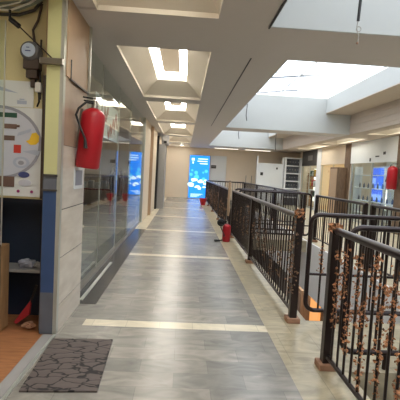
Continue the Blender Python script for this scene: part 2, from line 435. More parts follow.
# shopfront glass, left: five panes with thin joints, dark channel
def pane(y0, y1, d0, d1, z0, z1, th=.012):
    V = [(GX+dx+tx, yy, z) for z in (z0, z1) for yy, dx in ((y0, d0), (y1, d1)) for tx in (-th, 0)]
    return MB().grid(V, [(0, 2, 3, 1), (4, 5, 7, 6), (0, 1, 5, 4), (2, 6, 7, 3), (0, 4, 6, 2), (1, 3, 7, 5)])
for i, (a, b_, d0, d1) in enumerate([(4.2, 5.65, 0, 0), (5.66, 7.1, 0, 0), (7.11, 8.55, -.02, .027), (8.56, 11.0, -.01, .036)]):
    o = struct(pane(a, b_, d0, d1, .03, CZ), 'window_%d' % (4+i), 'shop_glass')
    if i: MB().box(GX-.014, GX+.003, a-.012, a, .03, CZ).build('joint', 'aluminium', o, (0, 0, 0))
    MB().box(GX-.04, GX+.04, a, b_, .0, .035).build('channel', 'steel', o, (0, 0, 0))
struct(MB().box(-1.06, -1.025, 4.3, 6.1, .004, .014), 'trim_15', 'aluminium')
struct(MB().box(GX-.06, GX+.07, 11.0, 11.1, 0, CZ), 'trim_9', 'aluminium')
# second shop bay beyond it: beige jamb, dark shutter slot, grey column with box
struct(MB().box(GX-.12, GX+.15, 12.9, 13.05, 0, CZ-.02, 0), 'trim_16', ['fascia_beige'])
sh = MB().box(-1.1, -.985, 15.1, 15.3, 0, 2.75)
struct(sh, 'trim_10', 'black_plastic')
struct(MB().box(GX-.1, GX+.43, 15.3, 16.2, 0, 2.45, 0), 'pillar', 'grey_paint')
sb = thing('shutter_box', (GX+.2, 15.6, 2.4), 'grey roller shutter box on the grey column in the corridor', 'shutter box')
part(MB().box(GX+.27, GX+.52, 15.31, 16.0, 2.46, 2.80, bev=.02), 'housing', 'grey_paint', sb)
part(MB().box(GX+.36, GX+.46, 15.29, 15.31, 2.5, 2.58), 'end_cap', 'black_plastic', sb)

# ------------------------------------------------------------------ ceiling lights (left corridor)
def ceiling_light(rect, z, label, group):
    x0, x1, y0, y1 = rect
    t = thing('ceiling_light', ((x0+x1)/2, (y0+y1)/2, z+.1), label, 'ceiling light', group)
    s = .12
    e = MB().box(x0, x0+s, y0, y1, z+.1, z+.118).box(x1-s, x1, y0, y1, z+.1, z+.118).box(x0+s, x1-s, y1-s*2, y1, z+.1, z+.118).box(x0+s, x1-s, y0, y0+s*2, z+.1, z+.118)
    part(e, 'lamp_strip', 'lamp_strip', t)
    part(MB().box(x0+s, x1-s, y0+s*2, y1-s*2, z+.085, z+.118, bev=.006), 'centre_panel', 'lamp_centre', t)
names = ['recessed ceiling light in the coffer overhead, nearest the viewer', 'large cream recessed ceiling light with glowing edges and dim centre, above the mat',
         'second recessed ceiling light down the left corridor, small and bright', 'third recessed ceiling light along the corridor, a thin bright bar', 'fifth recessed ceiling light along the corridor, near its far end', 'farthest recessed ceiling light, added before the blue sign to brighten the end wall']
for r_, n in zip(lit, names): ceiling_light(r_, 3.1, n, 'recessed lights in the corridor coffers')
for i, r_ in enumerate(litR):
    x0, x1, y0, y1 = r_
    t = thing('ceiling_light', ((x0+x1)/2, (y0+y1)/2, 3.1), '%s recessed ceiling light from the near end over the far walkway' % ORD[i], 'ceiling light', 'recessed lights over the far walkway')
    part(MB().box(x0+.02, x1-.02, y0+.2, y1-.2, 3.1, 3.115), 'diffuser', 'lamp_white', t)
    part(MB().box(x0, x0+.02, y0, y1, 3.08, 3.118).box(x1-.02, x1, y0, y1, 3.08, 3.118), 'frame', 'coffer_paint', t)
# added panel lights that brighten the left shop and the entrance recess
for k, (x_, y_) in enumerate([(-2.9, 6.4)]):
    t = thing('ceiling_light', (x_, y_, CZ), 'square panel light added on the ceiling to brighten the left glass shop', 'ceiling light', 'added panel lights in the left shop')
    part(MB().box(x_-.2, x_+.2, y_-.2, y_+.2, CZ-.01, CZ+.019), 'frame', 'white_plastic', t)
    part(MB().box(x_-.18, x_+.18, y_-.18, y_+.18, CZ-.014, CZ-.009), 'diffuser', 'lamp_white', t)
t = thing('ceiling_light', (-2.6, 2.3, CZ), 'square panel light added to brighten the shop entrance at the far left', 'ceiling light')  # added out of view to lift the light in the recess
part(MB().box(-2.92, -2.28, 1.98, 2.62, CZ-.01, CZ+.019), 'frame', 'white_plastic', t)
part(MB().box(-2.9, -2.3, 2.0, 2.6, CZ-.014, CZ-.009), 'diffuser', 'lamp_white', t)
for k, (x0, x1, lab) in enumerate([(1.55, 2.85, 'left long strip light on the last ceiling beam before the end wall'), (3.2, 4.6, 'right long strip light on the last ceiling beam before the end wall')]):
    t = thing('strip_light', ((x0+x1)/2, 21.5, CZ), lab, 'ceiling light')
    part(MB().box(x0, x1, 21.42, 21.58, CZ-.03, CZ-.001), 'housing', 'white_plastic', t)
    part(MB().box(x0+.02, x1-.02, 21.43, 21.57, CZ-.04, CZ-.03), 'diffuser', 'lamp_soft', t)
# round spot near the end wall
t = thing('spotlight', (-.18, 19.6, CZ), 'small round white spotlight on the ceiling by the end wall', 'spotlight')
part(MB().lathe([(.05, 0), (.09, -.02), (.1, -.1), (.085, -.12)], 14, (-.18, 19.6, CZ)), 'housing', 'white_plastic', t)
part(MB().lathe([(.0, -.126), (.08, -.124), (.08, -.115)], 14, (-.18, 19.6, CZ)), 'lens', 'lamp_white', t)

# ------------------------------------------------------------------ railings
RT = 1.10
def railing_y(x, y0, y1, posts, label, pitch=.112, group='black iron railings', feet=True):
    t = thing('railing', (x, (y0+y1)/2, 0), label, 'railing', group)
    part(MB().tube([(x, y0, RT-.027), (x, y1, RT-.027)], .027, 10), 'top_rail', 'rail_iron', t)
    part(MB().tube([(x, y0, .1), (x, y1, .1)], .018, 8), 'bottom_rail', 'rail_iron', t)
    for p in posts:
        part(MB().box(x-.036, x+.036, p-.036, p+.036, .04, RT-.02, bev=.006), 'post', 'black_iron', t)
        if feet: part(MB().box(x-.066, x+.066, p-.066, p+.066, 0, .05, bev=.008), 'foot', 'terracotta', t)
    n = int(round((y1-y0)/pitch)); proto = None; out = []
    for k in range(1, n):
        yy = y0+(y1-y0)*k/n
        if min(abs(yy-p) for p in posts) < .05: continue
        if proto is None:
            proto = part(MB().tube([(x, yy, .1), (x, yy, RT-.05)], .009, 6), 'baluster', 'black_iron', t); by = yy
        else:
            c = proto.copy(); C.objects.link(c); c.parent = t; c.location = (0, yy-by, 0)
        out.append(yy)
    return t, out
rl1, bal1 = railing_y(RX, .2, 2.97, [.25, 2.96], 'black iron railing nearest the viewer, at the right edge of the walkway')
rl2, bal2 = railing_y(RX, 3.91, 9.15, [3.92, 6.55, 9.13], 'long black iron railing between the two bridges on the near side')
rl3, bal3 = railing_y(RX, 10.0, 20.3, [10.03, 12.6, 15.2, 17.8, 20.25], 'farthest black iron railing on the near side, running to the blue sign', pitch=.125)
rl4, bal4 = railing_y(OX, 3.95, 6.4, [3.98, 6.36], 'black iron railing on the far walkway beside the near bridge', pitch=.125)
rl5, bal5 = railing_y(OX, 6.6, 9.15, [6.64, 9.1], 'black iron railing on the far walkway just before the second bridge', pitch=.125)
rl6, bal6 = railing_y(OX, 10.0, 20.3, [10.04, 13.4, 16.8, 20.25], 'black iron railing on the far walkway beyond the second bridge', pitch=.14)
rl7, bal7 = railing_y(OX, .2, 2.9, [.25, 2.86], 'black iron railing on the far walkway before the near bridge', pitch=.125)
def railing_x(yv, x0, x1, label, mid=None):
    t = thing('bridge_railing', ((x0+x1)/2, yv, 0), label, 'railing', 'bridge railings with rounded corners')
    zt, zb, r = RT-.0, .13, .09
    pts = []
    for cx, cz, a0 in [(x1-r, zt-r, 0), (x0+r, zt-r, 90), (x0+r, zb+r, 180), (x1-r, zb+r, 270)]:
        for k in range(6):
            a = R(a0+k*18); pts.append((cx+r*math.cos(a), yv, cz+r*math.sin(a)))
    pts += pts[:2]
    part(MB().tube(pts, .023, 8, cap=False), 'frame', 'rail_iron', t)
    if mid: part(MB().tube([(x0, yv, mid), (x1, yv, mid)], .014, 8), 'middle_rail', 'rail_iron', t)
    n = int((x1-x0)/.13); proto = None
    for k in range(1, n):
        xx = x0+(x1-x0)*k/n
        if proto is None: proto = part(MB().tube([(xx, yv, zb), (xx, yv, zt)], .0105, 6), 'baluster', 'black_iron', t); bx = xx
        else:
            c = proto.copy(); C.objects.link(c); c.parent = t; c.location = (xx-bx, 0, 0)
    for xx in (x0+.35, x1-.35):
        part(MB().tube([(xx, yv, 0), (xx, yv, zb)], .018, 8), 'leg', 'black_iron', t)
    return t
railing_x(2.97, 1.29, OX-.1, 'rounded black railing on the near edge of the near bridge', .44)
railing_x(3.91, 1.29, OX-.1, 'rounded black railing on the far edge of the near bridge', .5)
railing_x(9.2, 1.29, OX-.1, 'rounded black railing on the near edge of the second bridge', .35)
railing_x(9.95, 1.29, OX-.1, 'rounded black railing on the far edge of the second bridge', .35)
# railing closing the far end of the opening
t = thing('railing', ((RX+OX)/2, 20.4, 0), 'short black iron railing closing the far end of the opening', 'railing', 'black iron railings')
part(MB().tube([(RX, 20.4, RT-.03), (OX, 20.4, RT-.03)], .032, 8), 'top_rail', 'rail_iron', t)
part(MB().tube([(RX, 20.4, .1), (OX, 20.4, .1)], .018, 8), 'bottom_rail', 'rail_iron', t)
for k in range(15):
    xx = RX+.06+(OX-RX-.12)*k/14
    part(MB().tube([(xx, 20.4, 0 if k in (0, 7, 14) else .1), (xx, 20.4, RT-.04)], .022 if k in (0, 7, 14) else .009, 6), 'post' if k in (0, 7, 14) else 'baluster', 'black_iron', t)

# dried flower garlands wound on the balusters
def garland_mesh(x, y, z0, z1, dens=1.0, rad=.02, big=1.):
    mb = MB(); n = int((z1-z0)*230*dens)
    ph = random.random()*6
    for k in range(n):
        z = z0+(z1-z0)*random.random()
        sw = .55+.45*math.sin(z*22+ph)
        a = random.random()*2*math.pi; rr = .008+rad*random.random()*(.5+sw)
        c = Vector((x+rr*math.cos(a), y+rr*math.sin(a), z))
        d1 = Vector((random.uniform(-1, 1), random.uniform(-1, 1), random.uniform(-1, .4))).normalized()
        d2 = d1.cross(Vector((random.uniform(-1, 1), random.uniform(-1, 1), random.uniform(-1, 1)))).normalized()
        nn = d1.cross(d2).normalized()
        L = random.uniform(.014, .026)*big; W = L*.6
        tip = c+d1*L; s1 = c+d1*L*.5+d2*W+nn*L*.2; s2 = c+d1*L*.5-d2*W+nn*L*.2; bk = c+d1*L*.5-nn*L*.25
        V = [c, s1, tip, s2, bk]
        mb.grid(V, [(0, 1, 2, 3), (0, 4, 1), (1, 4, 2), (2, 4, 3), (3, 4, 0)])
    mb.tube([(x+.012, y, z1+.01), (x+.010, y+.006, (z0+z1)/2), (x+.012, y, z0)], .0025, 4)
    return mb
GN = 'dried flower garlands wound on the railings'
near = sorted([y_ for y_ in bal1 if y_ > .9], reverse=True)
spans = [(.35, .95), (.62, 1.0), (.25, .62), (.5, .98), (.12, .75), (.7, 1.02), (.22, .9), (.55, 1.0), (.15, .6), (.4, 1.0), (.1, .8), (.5, .95)]
for i in range(min(12, len(near))):
    z0, z1 = spans[i]
    o = garland_mesh(RX, near[i], z0, z1, .85, .015).build('garland', 'garland')
    tag(o, 'orange-brown dried garland on the %s baluster of the near railing, counted from its gap post' % ORD[i], 'garland', GN)
long_ = bal2[:]
sel = long_[1::4][:12]
for i, yy in enumerate(sel):
    z0 = random.uniform(.12, .5); z1 = z0+random.uniform(.3, .55)
    o = garland_mesh(RX, yy, z0, min(z1, 1.0), .6, .018, 1.1).build('garland', 'garland_brown')
    tag(o, '%s brown dried garland on the long railing, counted from the near bridge' % ORD[i], 'garland', GN)
for i, yy in enumerate(bal3[1::4][:18]):
    z0 = random.uniform(.12, .4)
    o = garland_mesh(RX, yy, z0, z0+random.uniform(.4, .6), .4, .03, 1.8).build('garland', 'garland_brown')
    tag(o, '%s brown garland on the farthest near-side railing, counted from the second bridge' % ORD[i], 'garland', GN)
o = garland_mesh(RX-.03, 3.90, .3, 1.04, .8, .035, 1.3).build('garland', 'garland_brown'); tag(o, 'thick dried garland hanging on the post at the far side of the near gap', 'garland', GN)
o = garland_mesh(RX, 3.92, 1.07, 1.14, 6, .03, 1.5).build('flower_bunch', 'garland'); tag(o, 'bunch of dried orange flowers on top of the far gap post', 'flower bunch')
o = garland_mesh(RX, 2.96, 1.07, 1.12, 8, .03, 1.5).build('flower_bunch', 'garland'); tag(o, 'flat tuft of dried orange flowers on top of the near gap post', 'flower bunch')
for k, xx in enumerate((1.42, 1.68)):
    o = garland_mesh(xx, 3.91, .5, .8, .6, .02).build('garland', 'garland'); tag(o, '%s dried garland from the corner on the far edge of the near bridge' % ORD[k], 'garland', GN)
# pale cloth-wrapped pole at the second gap
t = thing('wrapped_pole', (1.12, 9.62, 0), 'thin pole wrapped in pale cloth at the second gap in the railing', 'pole')
part(MB().tube([(1.12, 9.62, 0), (1.12, 9.62, 1.3)], .018, 8), 'pole', 'black_iron', t)
part(MB().tube([(1.12, 9.62, .45), (1.125, 9.61, .6), (1.115, 9.62, .75), (1.125, 9.625, .95), (1.12, 9.62, 1.28)], .03, 8, radii=[.025, .036, .028, .036, .03]), 'cloth_wrap', 'fascia_beige', t)

# ------------------------------------------------------------------ things on the walkway
# rubber mat
dm = MB().box(-.245, .245, -.4, .4, 0, .014, bev=.005).build('door_mat', 'rubber_mat', None, (0, 0, 0)); dm.location = (-.75, 2.9, 0); dm.rotation_euler = (0, 0, R(3)); tag(dm, 'dark brown rubber doormat with crackle pattern on the grey floor', 'mat')
def extinguisher(loc, label, rad, hgt, rot=(0, 0, 0), bracket=True, coil=False, ha=0.):
    t = thing('fire_extinguisher', loc, label, 'fire extinguisher', 'fire extinguishers', rot)
    pr = [(rad*.86, 0), (rad, .02), (rad, hgt*.8)]+[(rad*math.cos(R(a))*1.0 if a < 70 else rad*.3, hgt*.8+rad*.75*math.sin(R(a))) for a in (20, 40, 60, 75)]
    part(MB().lathe(pr, 24), 'cylinder', 'red_enamel', t, True)
    zt = hgt*.8+rad*.72
    v = part(MB().lathe([(rad*.28, 0), (rad*.28, .03), (rad*.18, .035), (rad*.18, .07)], 12, (0, 0, zt)), 'valve', 'steel', t, True)
    MB().box(-.012, .012, -.012, rad*.95, zt+.055, zt+.066).box(-.012, .012, -.005, rad*1.05, zt+.085, zt+.096).build('lever', 'black_plastic', v, (0, 0, 0))
    P_ = lambda r_, an, z: (-r_*math.cos(R(ha+an)), r_*math.sin(R(ha+an)), z)
    part(MB().tube([P_(.02, 0, zt+.045), P_(rad*.8, 0, zt+.04), P_(rad*1.35, 4, zt-.03), P_(rad*1.5, 4, hgt*.78), P_(rad*1.25, -16, hgt*.6), P_(rad*1.12, -40, hgt*.44)], .011, 8), 'hose', 'black_plastic', t, True)
    part(MB().tube([P_(rad*1.12, -40, hgt*.44), P_(rad*1.16, -48, hgt*.3)], .015, 8, radii=[.012, .02]), 'nozzle', 'black_plastic', t, True)
    if bracket: part(MB().box(-.02, .02, rad*.92, rad*1.12, hgt*.3, hgt*.9), 'bracket', 'steel', t, True)
    if coil:
        q_ = (-.15, -.02, hgt*1.04)
        pts = [(q_[0]+.058*math.cos(a*.5), q_[1]-.002*a, q_[2]+.058*math.sin(a*.5)) for a in range(26)]+[(q_[0]+.025*math.cos(a*.5), q_[1]-.05+.002*a, q_[2]+.025*math.sin(a*.5)) for a in range(14)]
        part(MB().tube([(0, 0, zt+.05), (-.06, -.01, zt+.07), (q_[0]+.03, q_[1], q_[2]+.05)], .012, 8).tube(pts, .024, 8), 'hose_coil', 'black_plastic', t, True)
        part(MB().tube([(-rad, 0, .03), (-.16, -.01, .02), (-.26, -.02, .02)], .02, 8, radii=[.014, .018, .028]), 'horn', 'black_plastic', t, True)
    return t
# hung on the tiled pillar: back of the bracket faces the wall (-x)
extinguisher((-.925, 3.87, 1.435), 'red fire extinguisher hanging on the beige tiled pillar', .112, .61, (R(5), 0, R(90)), ha=50)
extinguisher((.985, 8.55, 0), 'small red fire extinguisher standing on the floor beside the long railing', .088, .40, (0, 0, R(10)), False, True)
extinguisher((SX-.24, 11.3, 1.28), 'red fire extinguisher hanging at the far right shopfront pillar', .14, .7, (0, 0, R(-90)))
# red bucket by the blue sign
t = thing('fire_bucket', (.93, 18.1, 0), 'red bucket on the floor below the blue sign', 'bucket')
part(MB().lathe([(.1, 0), (.17, .3), (.178, .31), (.165, .31), (.096, .02), (.0, .02)], 20, (.93, 18.1, 0)), 'body', 'bucket_red', t)
part(MB().tube([(.93+.17*math.cos(a/8*math.pi), 18.1-.1*math.sin(a/8*math.pi)*.4, .3+.12*math.sin(a/8*math.pi)) for a in range(9)], .007, 6), 'handle', 'steel', t)

# blue lightbox on the end wall
lb = thing('light_box', (.85, YE, .02), 'tall glowing blue backlit sign on the end wall', 'sign')
part(MB().box(.27, 1.43, YE-.12, YE, .0, 2.44, bev=.01), 'housing', 'aluminium', lb)
fc = part(MB().box(.3, 1.4, YE-.13, YE-.118, .04, 2.4), 'screen', 'sign_blue', lb)
yy0 = YE-.134
gp = None
def q(x0, x1, z0, z1, mb): box(.3+x0, .3+x1, yy0, yy0+.006, z0, z1).build('lettering', 'sign_white', fc, BASE[lb.name])
for k, (a, b_) in enumerate([(.45, 1.0), (.42, .98), (.55, 1.0)]): q(a, b_, 2.2-k*.13, 2.25-k*.13, gp)
q(.1, .26, 2.12, 2.26, gp); q(.14, .22, 1.95, 2.06, gp)
for k in range(4): q(.12, .8-k*.1, .25-k*.05, .27-k*.05, gp)
g2 = MB()
random.seed(5)
for k in range(16):
    cx = .38+random.random()*.9; cz = .55+random.random()*.55; r_ = random.uniform(.05, .13)
    g2 = MB().prism_y([(cx+r_*1.5*math.cos(a*.7), cz+r_*.7*math.sin(a*.7)) for a in range(9)], yy0-.001*k*.2, yy0+.006)
    g2.build('product_picture', 'sign_white', fc, BASE[lb.name])
g3 = MB()
for k in range(10):
    cx = .4+random.random()*.9; cz = .8+random.random()*.8; r_ = random.uniform(.06, .16)
    g3 = MB().prism_y([(cx+r_*math.cos(a*.7), cz+r_*math.sin(a*.7)) for a in range(9)], yy0+.001-.0002*k, yy0+.008)
    g3.build('sky_picture', 'sign_sky', fc, BASE[lb.name])
# small notice on the end wall
nt_ = thing('notice', (1.62, YE, 1.75), 'small dark notice on the pale end wall right of the blue sign', 'notice')
part(MB().box(1.5, 1.78, YE-.06, YE-.04, 1.74, 1.92), 'plate', 'dark_grey', nt_)
part(MB().box(1.53, 1.75, YE-.064, YE-.059, 1.82, 1.85), 'lettering', 'grey_paint', nt_)
# pale panel on the end wall beside the sign
struct(MB().box(1.45, 2.35, YE-.04, YE, .0, 2.45), 'trim_11', 'paper_white')

# hanging hook cable in the near skylight well
t = thing('hanging_cable', (1.37, 3.3, 3.9), 'black cable with a wire ring and hook hanging from the near skylight', 'cable')
part(MB().tube([(1.34, 3.3, 3.94), (1.345, 3.3, 3.3), (1.36, 3.3, 2.95), (1.352, 3.3, 2.755)], .013, 8), 'cable', 'cable_black', t)
part(MB().tube([(1.352, 3.3, 2.755), (1.345, 3.3, 2.71)]+[(1.362+.02*math.cos(R(150-a)), 3.3, 2.69+.02*math.sin(R(150-a))) for a in range(0, 361, 30)]+[(1.36, 3.3, 2.65), (1.368, 3.3, 2.62), (1.36, 3.3, 2.585)], .0035, 6), 'hook_wire', 'steel', t)
part(MB().lathe([(0, -.012), (.012, 0), (0, .012)], 10, (1.36, 3.3, 2.578)), 'bead', 'terracotta', t)
for k, (x_, y_, z0, z1, lab) in enumerate([(1.7, 11.6, 3.02, 3.0, 'short dark wire hanging in the middle skylight by the beam'), (3.05, 13.6, 2.35, 3.1, 'dark wire hanging from the far skylight over the opening'), (1.85, 14.2, 2.72, 3.9, 'curled thin wire hanging at the left of the far skylight')]):
    o = MB().tube([(x_, y_, 3.94), (x_+.015, y_, (z0+3.9)/2), (x_, y_, z0+.15), (x_+.03, y_, z0)], .012, 6).build('hanging_wire', 'cable_black', None); tag(o, lab, 'wire')

# ------------------------------------------------------------------ shop recess, left foreground
def disc(cx, cz, rx, rz, y0, y1, mb, n=24, mi=0): return mb.prism_y([(cx+rx*math.cos(2*math.pi*k/n), cz+rz*math.sin(2*math.pi*k/n)) for k in range(n)], y0, y1, mi)
# electricity meter
t = thing('electricity_meter', (-1.35, 3.56, 2.22), 'grey round-dial electricity meter on the yellow wall', 'electricity meter')
mc = MB()
ring = []
for r_, yy in [(.05, 3.56), (.068, 3.55), (.072, 3.50), (.066, 3.46), (.05, 3.45)]: ring.append((r_*1.18, yy))
V = []; Fs = []
for r_, yy in ring:
    for k in range(24): a = 2*math.pi*k/24; V.append((-1.335+r_*math.cos(a), yy, 2.385+r_*math.sin(a)))
for i in range(len(ring)-1):
    for k in range(24): Fs.append((i*24+k, i*24+(k+1) % 24, (i+1)*24+(k+1) % 24, (i+1)*24+k))
mc.grid(V, Fs, 0, True); mc.face(V[-24:])
part(mc, 'case', 'meter_body', t)
dl = part(disc(-1.338, 2.388, .056, .056, 3.443, 3.452, MB()), 'dial', 'dial_face', t)
for bb in ((-1.365, -1.32, 3.44, 3.444, 2.376, 2.384), (-1.355, -1.33, 3.44, 3.444, 2.405, 2.411)): box(*bb).build('dial_mark', 'ink_blue', dl, BASE[t.name])
part(MB().box(-1.39, -1.26, 3.465, 3.56, 2.24, 2.325, bev=.008).box(-1.37, -1.275, 3.48, 3.56, 2.17, 2.24, bev=.006), 'terminal_box', 'meter_box', t)
# fuse block under the meter
t = thing('fuse_block', (-1.33, 3.56, 2.1), 'small white and black fuse block on the yellow wall below the meter', 'fuse block')
part(MB().box(-1.3, -1.25, 3.5, 3.56, 2.06, 2.14, bev=.006), 'cover', 'white_plastic', t)
part(MB().box(-1.345, -1.305, 3.52, 3.56, 2.1, 2.17, bev=.005), 'switch_base', 'meter_box', t)
part(MB().tube([(-1.275, 3.53, 2.06), (-1.27, 3.53, 1.98), (-1.29, 3.54, 1.94)], .008, 6), 'wire', 'cable_black', t)
# cables
CG = 'cables along the top of the yellow wall'
labs = ['thick grey cable along the top of the yellow wall', 'pale sagging cable below the thick one on the yellow wall', 'greenish cable running up to the ceiling corner', 'thin white cable crossing the bundle diagonally', 'lowest grey cable of the bundle over the meter']
cps = [[(-2.2, 3.5, 2.74), (-1.7, 3.48, 2.73), (-1.45, 3.48, 2.72), (-1.3, 3.5, 2.80), (-1.22, 3.5, 2.86)],
       [(-2.2, 3.46, 2.80), (-1.7, 3.45, 2.70), (-1.5, 3.45, 2.695), (-1.35, 3.47, 2.77), (-1.25, 3.5, 2.86)],
       [(-2.2, 3.52, 2.68), (-1.65, 3.5, 2.76), (-1.4, 3.5, 2.79), (-1.26, 3.5, 2.85)],
       [(-2.2, 3.43, 2.66), (-1.6, 3.43, 2.70), (-1.42, 3.44, 2.76), (-1.32, 3.46, 2.86)],
       [(-2.2, 3.53, 2.72), (-1.6, 3.52, 2.685), (-1.45, 3.52, 2.69), (-1.33, 3.53, 2.74), (-1.27, 3.53, 2.82)]]
for i, (cp, lb_) in enumerate(zip(cps, labs)):
    o = MB().tube(cp, [.018, .009, .012, .006, .014][i], 8).build('cable', ['cable_grey', 'white_plastic', 'cable_grey', 'white_plastic', 'dark_grey'][i]); tag(o, lb_, 'cable', CG)
o = MB().tube([(-1.27, 3.54, 2.8), (-1.3, 3.54, 2.66), (-1.34, 3.54, 2.58), (-1.325, 3.54, 2.48)], .011, 8).build('cable', 'meter_box'); tag(o, 'brown cable dropping to the meter from above', 'cable', CG)
o = MB().tube([(-1.265, 3.53, 2.5), (-1.27, 3.53, 2.3), (-1.262, 3.53, 2.0)], .009, 8).build('cable', 'cable_black'); tag(o, 'dark cable running down beside the lime pillar', 'cable', CG)
# stay rod and clamp
t = thing('stay_rod', (-1.1, 3.38, 2.3), 'thin black stay rod slanting from the glass to the lime pillar', 'rod')
part(MB().tube([(-1.39, 3.37, 2.55), (-1.12, 3.37, 2.315)], .006, 6), 'rod', 'black_iron', t)
part(MB().tube([(-1.46, 3.37, 2.60), (-1.385, 3.37, 2.545)], .02, 8), 'grip', 'black_plastic', t)
part(MB().tube([(-1.462, 3.37, 2.595), (-1.462, 3.37, 2.67)], .011, 8), 'hanger', 'black_plastic', t)
part(MB().box(-1.215, -1.03, 3.355, 3.4, 2.265, 2.315, bev=.005), 'clamp', 'steel', t)
# glass door leaf in the recess
t = thing('glass_door', (-1.9, 3.41, 0), 'clear glass door leaf standing in the shop entrance at the far left', 'door')
part(MB().box(-2.3, -1.515, 3.405, 3.415, .0, 2.6), 'glass_pane', 'clear_glass', t)
part(MB().box(-1.515, -1.508, 3.403, 3.417, .0, 2.6), 'edge_strip', 'aluminium', t)
# posters
t = thing('notice_sheet', (-1.6, 3.55, 1.93), 'white and pale blue notice sheet above the large poster', 'poster')
part(MB().box(-1.9, -1.325, 3.545, 3.556, 1.93, 2.15), 'sheet', 'paper_white', t)
part(MB().prism_y([(-1.9, 2.13), (-1.72, 2.13), (-1.5, 2.06), (-1.45, 2.045), (-1.6, 2.06), (-1.9, 2.08)], 3.543, 3.5455), 'wave_print', 'paper_pale', t)
part(MB().box(-1.46, -1.38, 3.543, 3.5455, 1.955, 1.985).box(-1.44, -1.4, 3.543, 3.5455, 1.99, 2.0), 'blue_lettering', 'paper_pale', t)
t = thing('product_poster', (-1.5, 3.55, 1.15), 'large lilac product poster with yellow and red pictures on the recess wall', 'poster')
part(MB().box(-1.95, -1.235, 3.54, 3.556, 1.16, 1.925), 'sheet', 'paper_white', t)
P0 = 3.536
part(disc(-1.6, 1.62, .345, .30, P0, 3.5405, MB(), 40), 'oval_print', 'paper_lilac', t)
rg = MB()
for k in range(40):
    a, b_ = 2*math.pi*k/40, 2*math.pi*(k+1)/40
    for w0, w1, s in [(1.0, .955, 1)]:
        rg.prism_y([(-1.6+.36*math.cos(a), 1.62+.315*math.sin(a)), (-1.6+.36*math.cos(b_), 1.62+.315*math.sin(b_)), (-1.6+.335*math.cos(b_), 1.62+.29*math.sin(b_)), (-1.6+.335*math.cos(a), 1.62+.29*math.sin(a))], P0-.002, P0)
part(rg, 'oval_rim', 'paper_grey', t)
part(MB().box(-1.9, -1.455, P0-.002, P0+.003, 1.835, 1.875), 'green_title', 'ink_green', t)
part(MB().prism_y([(-1.375, 1.64), (-1.345, 1.655), (-1.325, 1.71), (-1.29, 1.72), (-1.262, 1.69), (-1.265, 1.64), (-1.29, 1.615), (-1.335, 1.61)], P0-.003, P0), 'yellow_picture', 'ink_yellow', t)
part(box(-1.476, -1.415, P0-.003, P0, 1.535, 1.605), 'red_picture', 'ink_red', t)
part(MB().box(-1.56, -1.455, P0-.003, P0, 1.74, 1.78).box(-1.46, -1.43, P0-.003, P0, 1.755, 1.775), 'brown_picture', 'ink_brown', t)
part(box(-1.57, -1.47, P0-.003, P0, 1.64, 1.68), 'brown_picture', 'ink_brown', t)
part(MB().prism_y([(-1.45, 1.68), (-1.34, 1.72), (-1.33, 1.75), (-1.44, 1.71)], P0-.003, P0), 'pale_picture', 'paper_pale', t)
part(MB().prism_y([(-1.4, 1.55), (-1.27, 1.52), (-1.25, 1.56), (-1.3, 1.57)], P0-.003, P0), 'pale_picture', 'paper_pale', t)
pl = part(disc(-1.41, 1.455, .07, .05, P0-.003, P0, MB()), 'plate_picture', 'paper_pale', t)
disc(-1.41, 1.455, .045, .032, P0-.005, P0-.003, MB()).build('plate_ring', 'paper_lilac', pl, BASE[t.name])
disc(-1.41, 1.452, .025, .018, P0-.007, P0-.005, MB()).build('plate_centre', 'paper_grey', pl, BASE[t.name])
part(disc(-1.385, 1.35, .048, .026, P0-.003, P0, MB()), 'blue_picture', 'ink_blue', t)
part(disc(-1.375, 1.28, .055, .03, P0-.003, P0, MB()), 'lilac_picture', 'paper_lilac', t)
for px_ in (-1.43, -1.315): part(disc(px_, 1.205, .013, .013, P0-.003, P0, MB()), 'magenta_mark', 'ink_magenta', t)
part(MB().box(-1.62, -1.465, P0-.003, P0, 1.24, 1.33), 'brown_photo', 'ink_brown', t)
struct(MB().box(-1.232, -1.172, 3.5, 3.56, 1.15, 2.2), 'shade_strip', 'meter_box')  # dark strip stands in for the shade between poster and pillar
# wooden cabinet and the dark open shelf niche beside it
t = thing('wooden_cabinet', (-1.75, 3.5, 0), 'plain brown wooden cabinet beside the blue pillar at the left edge', 'cabinet')
part(MB().box(-2.2, -1.5, 3.38, 3.555, 0, .74, bev=.004), 'body', 'plywood', t)
part(MB().box(-2.15, -1.55, 3.372, 3.382, .05, .69), 'door', 'orange_wood', t)
part(MB().box(-1.535, -1.495, 3.37, 3.38, 0, .76), 'edge_board', 'brown_wood', t)
t = thing('shelf_board', (-1.36, 3.7, .47), 'grey shelf board in the dark niche left of the blue pillar', 'shelf')
part(MB().box(-1.74, -1.215, 3.6, 3.85, .47, .495), 'board', 'grey_paint', t)
part(MB().box(-1.72, -1.70, 3.62, 3.83, 0, .47).box(-1.24, -1.22, 3.62, 3.83, 0, .47), 'support', 'dark_grey', t)
def crumple(cx, cy, cz, sx, sy, sz, seed):
    rnd = random.Random(seed); bm = bmesh.new(); bmesh.ops.create_icosphere(bm, subdivisions=3, radius=1)
    for v in bm.verts:
        k = 1+.28*math.sin(v.co.x*5+seed)*math.cos(v.co.y*6)+.15*rnd.uniform(-1, 1)
        v.co = Vector((cx+v.co.x*sx*k, cy+v.co.y*sy*k, cz+max(-.95, v.co.z*k)*sz))
    bm.verts.index_update(); mb = MB().grid([v.co[:] for v in bm.verts], [[v.index for v in f_.verts] for f_ in bm.faces]); bm.free(); return mb
tag(crumple(-1.40, 3.68, .535, .07, .05, .04, 1).build('crumpled_bag', 'paper_grey'), 'crumpled grey-white plastic bag on the niche shelf', 'bag')
tag(crumple(-1.28, 3.68, .525, .045, .04, .03, 4).build('cloth_rag', 'grey_paint'), 'small grey rag on the niche shelf beside the pillar', 'rag')
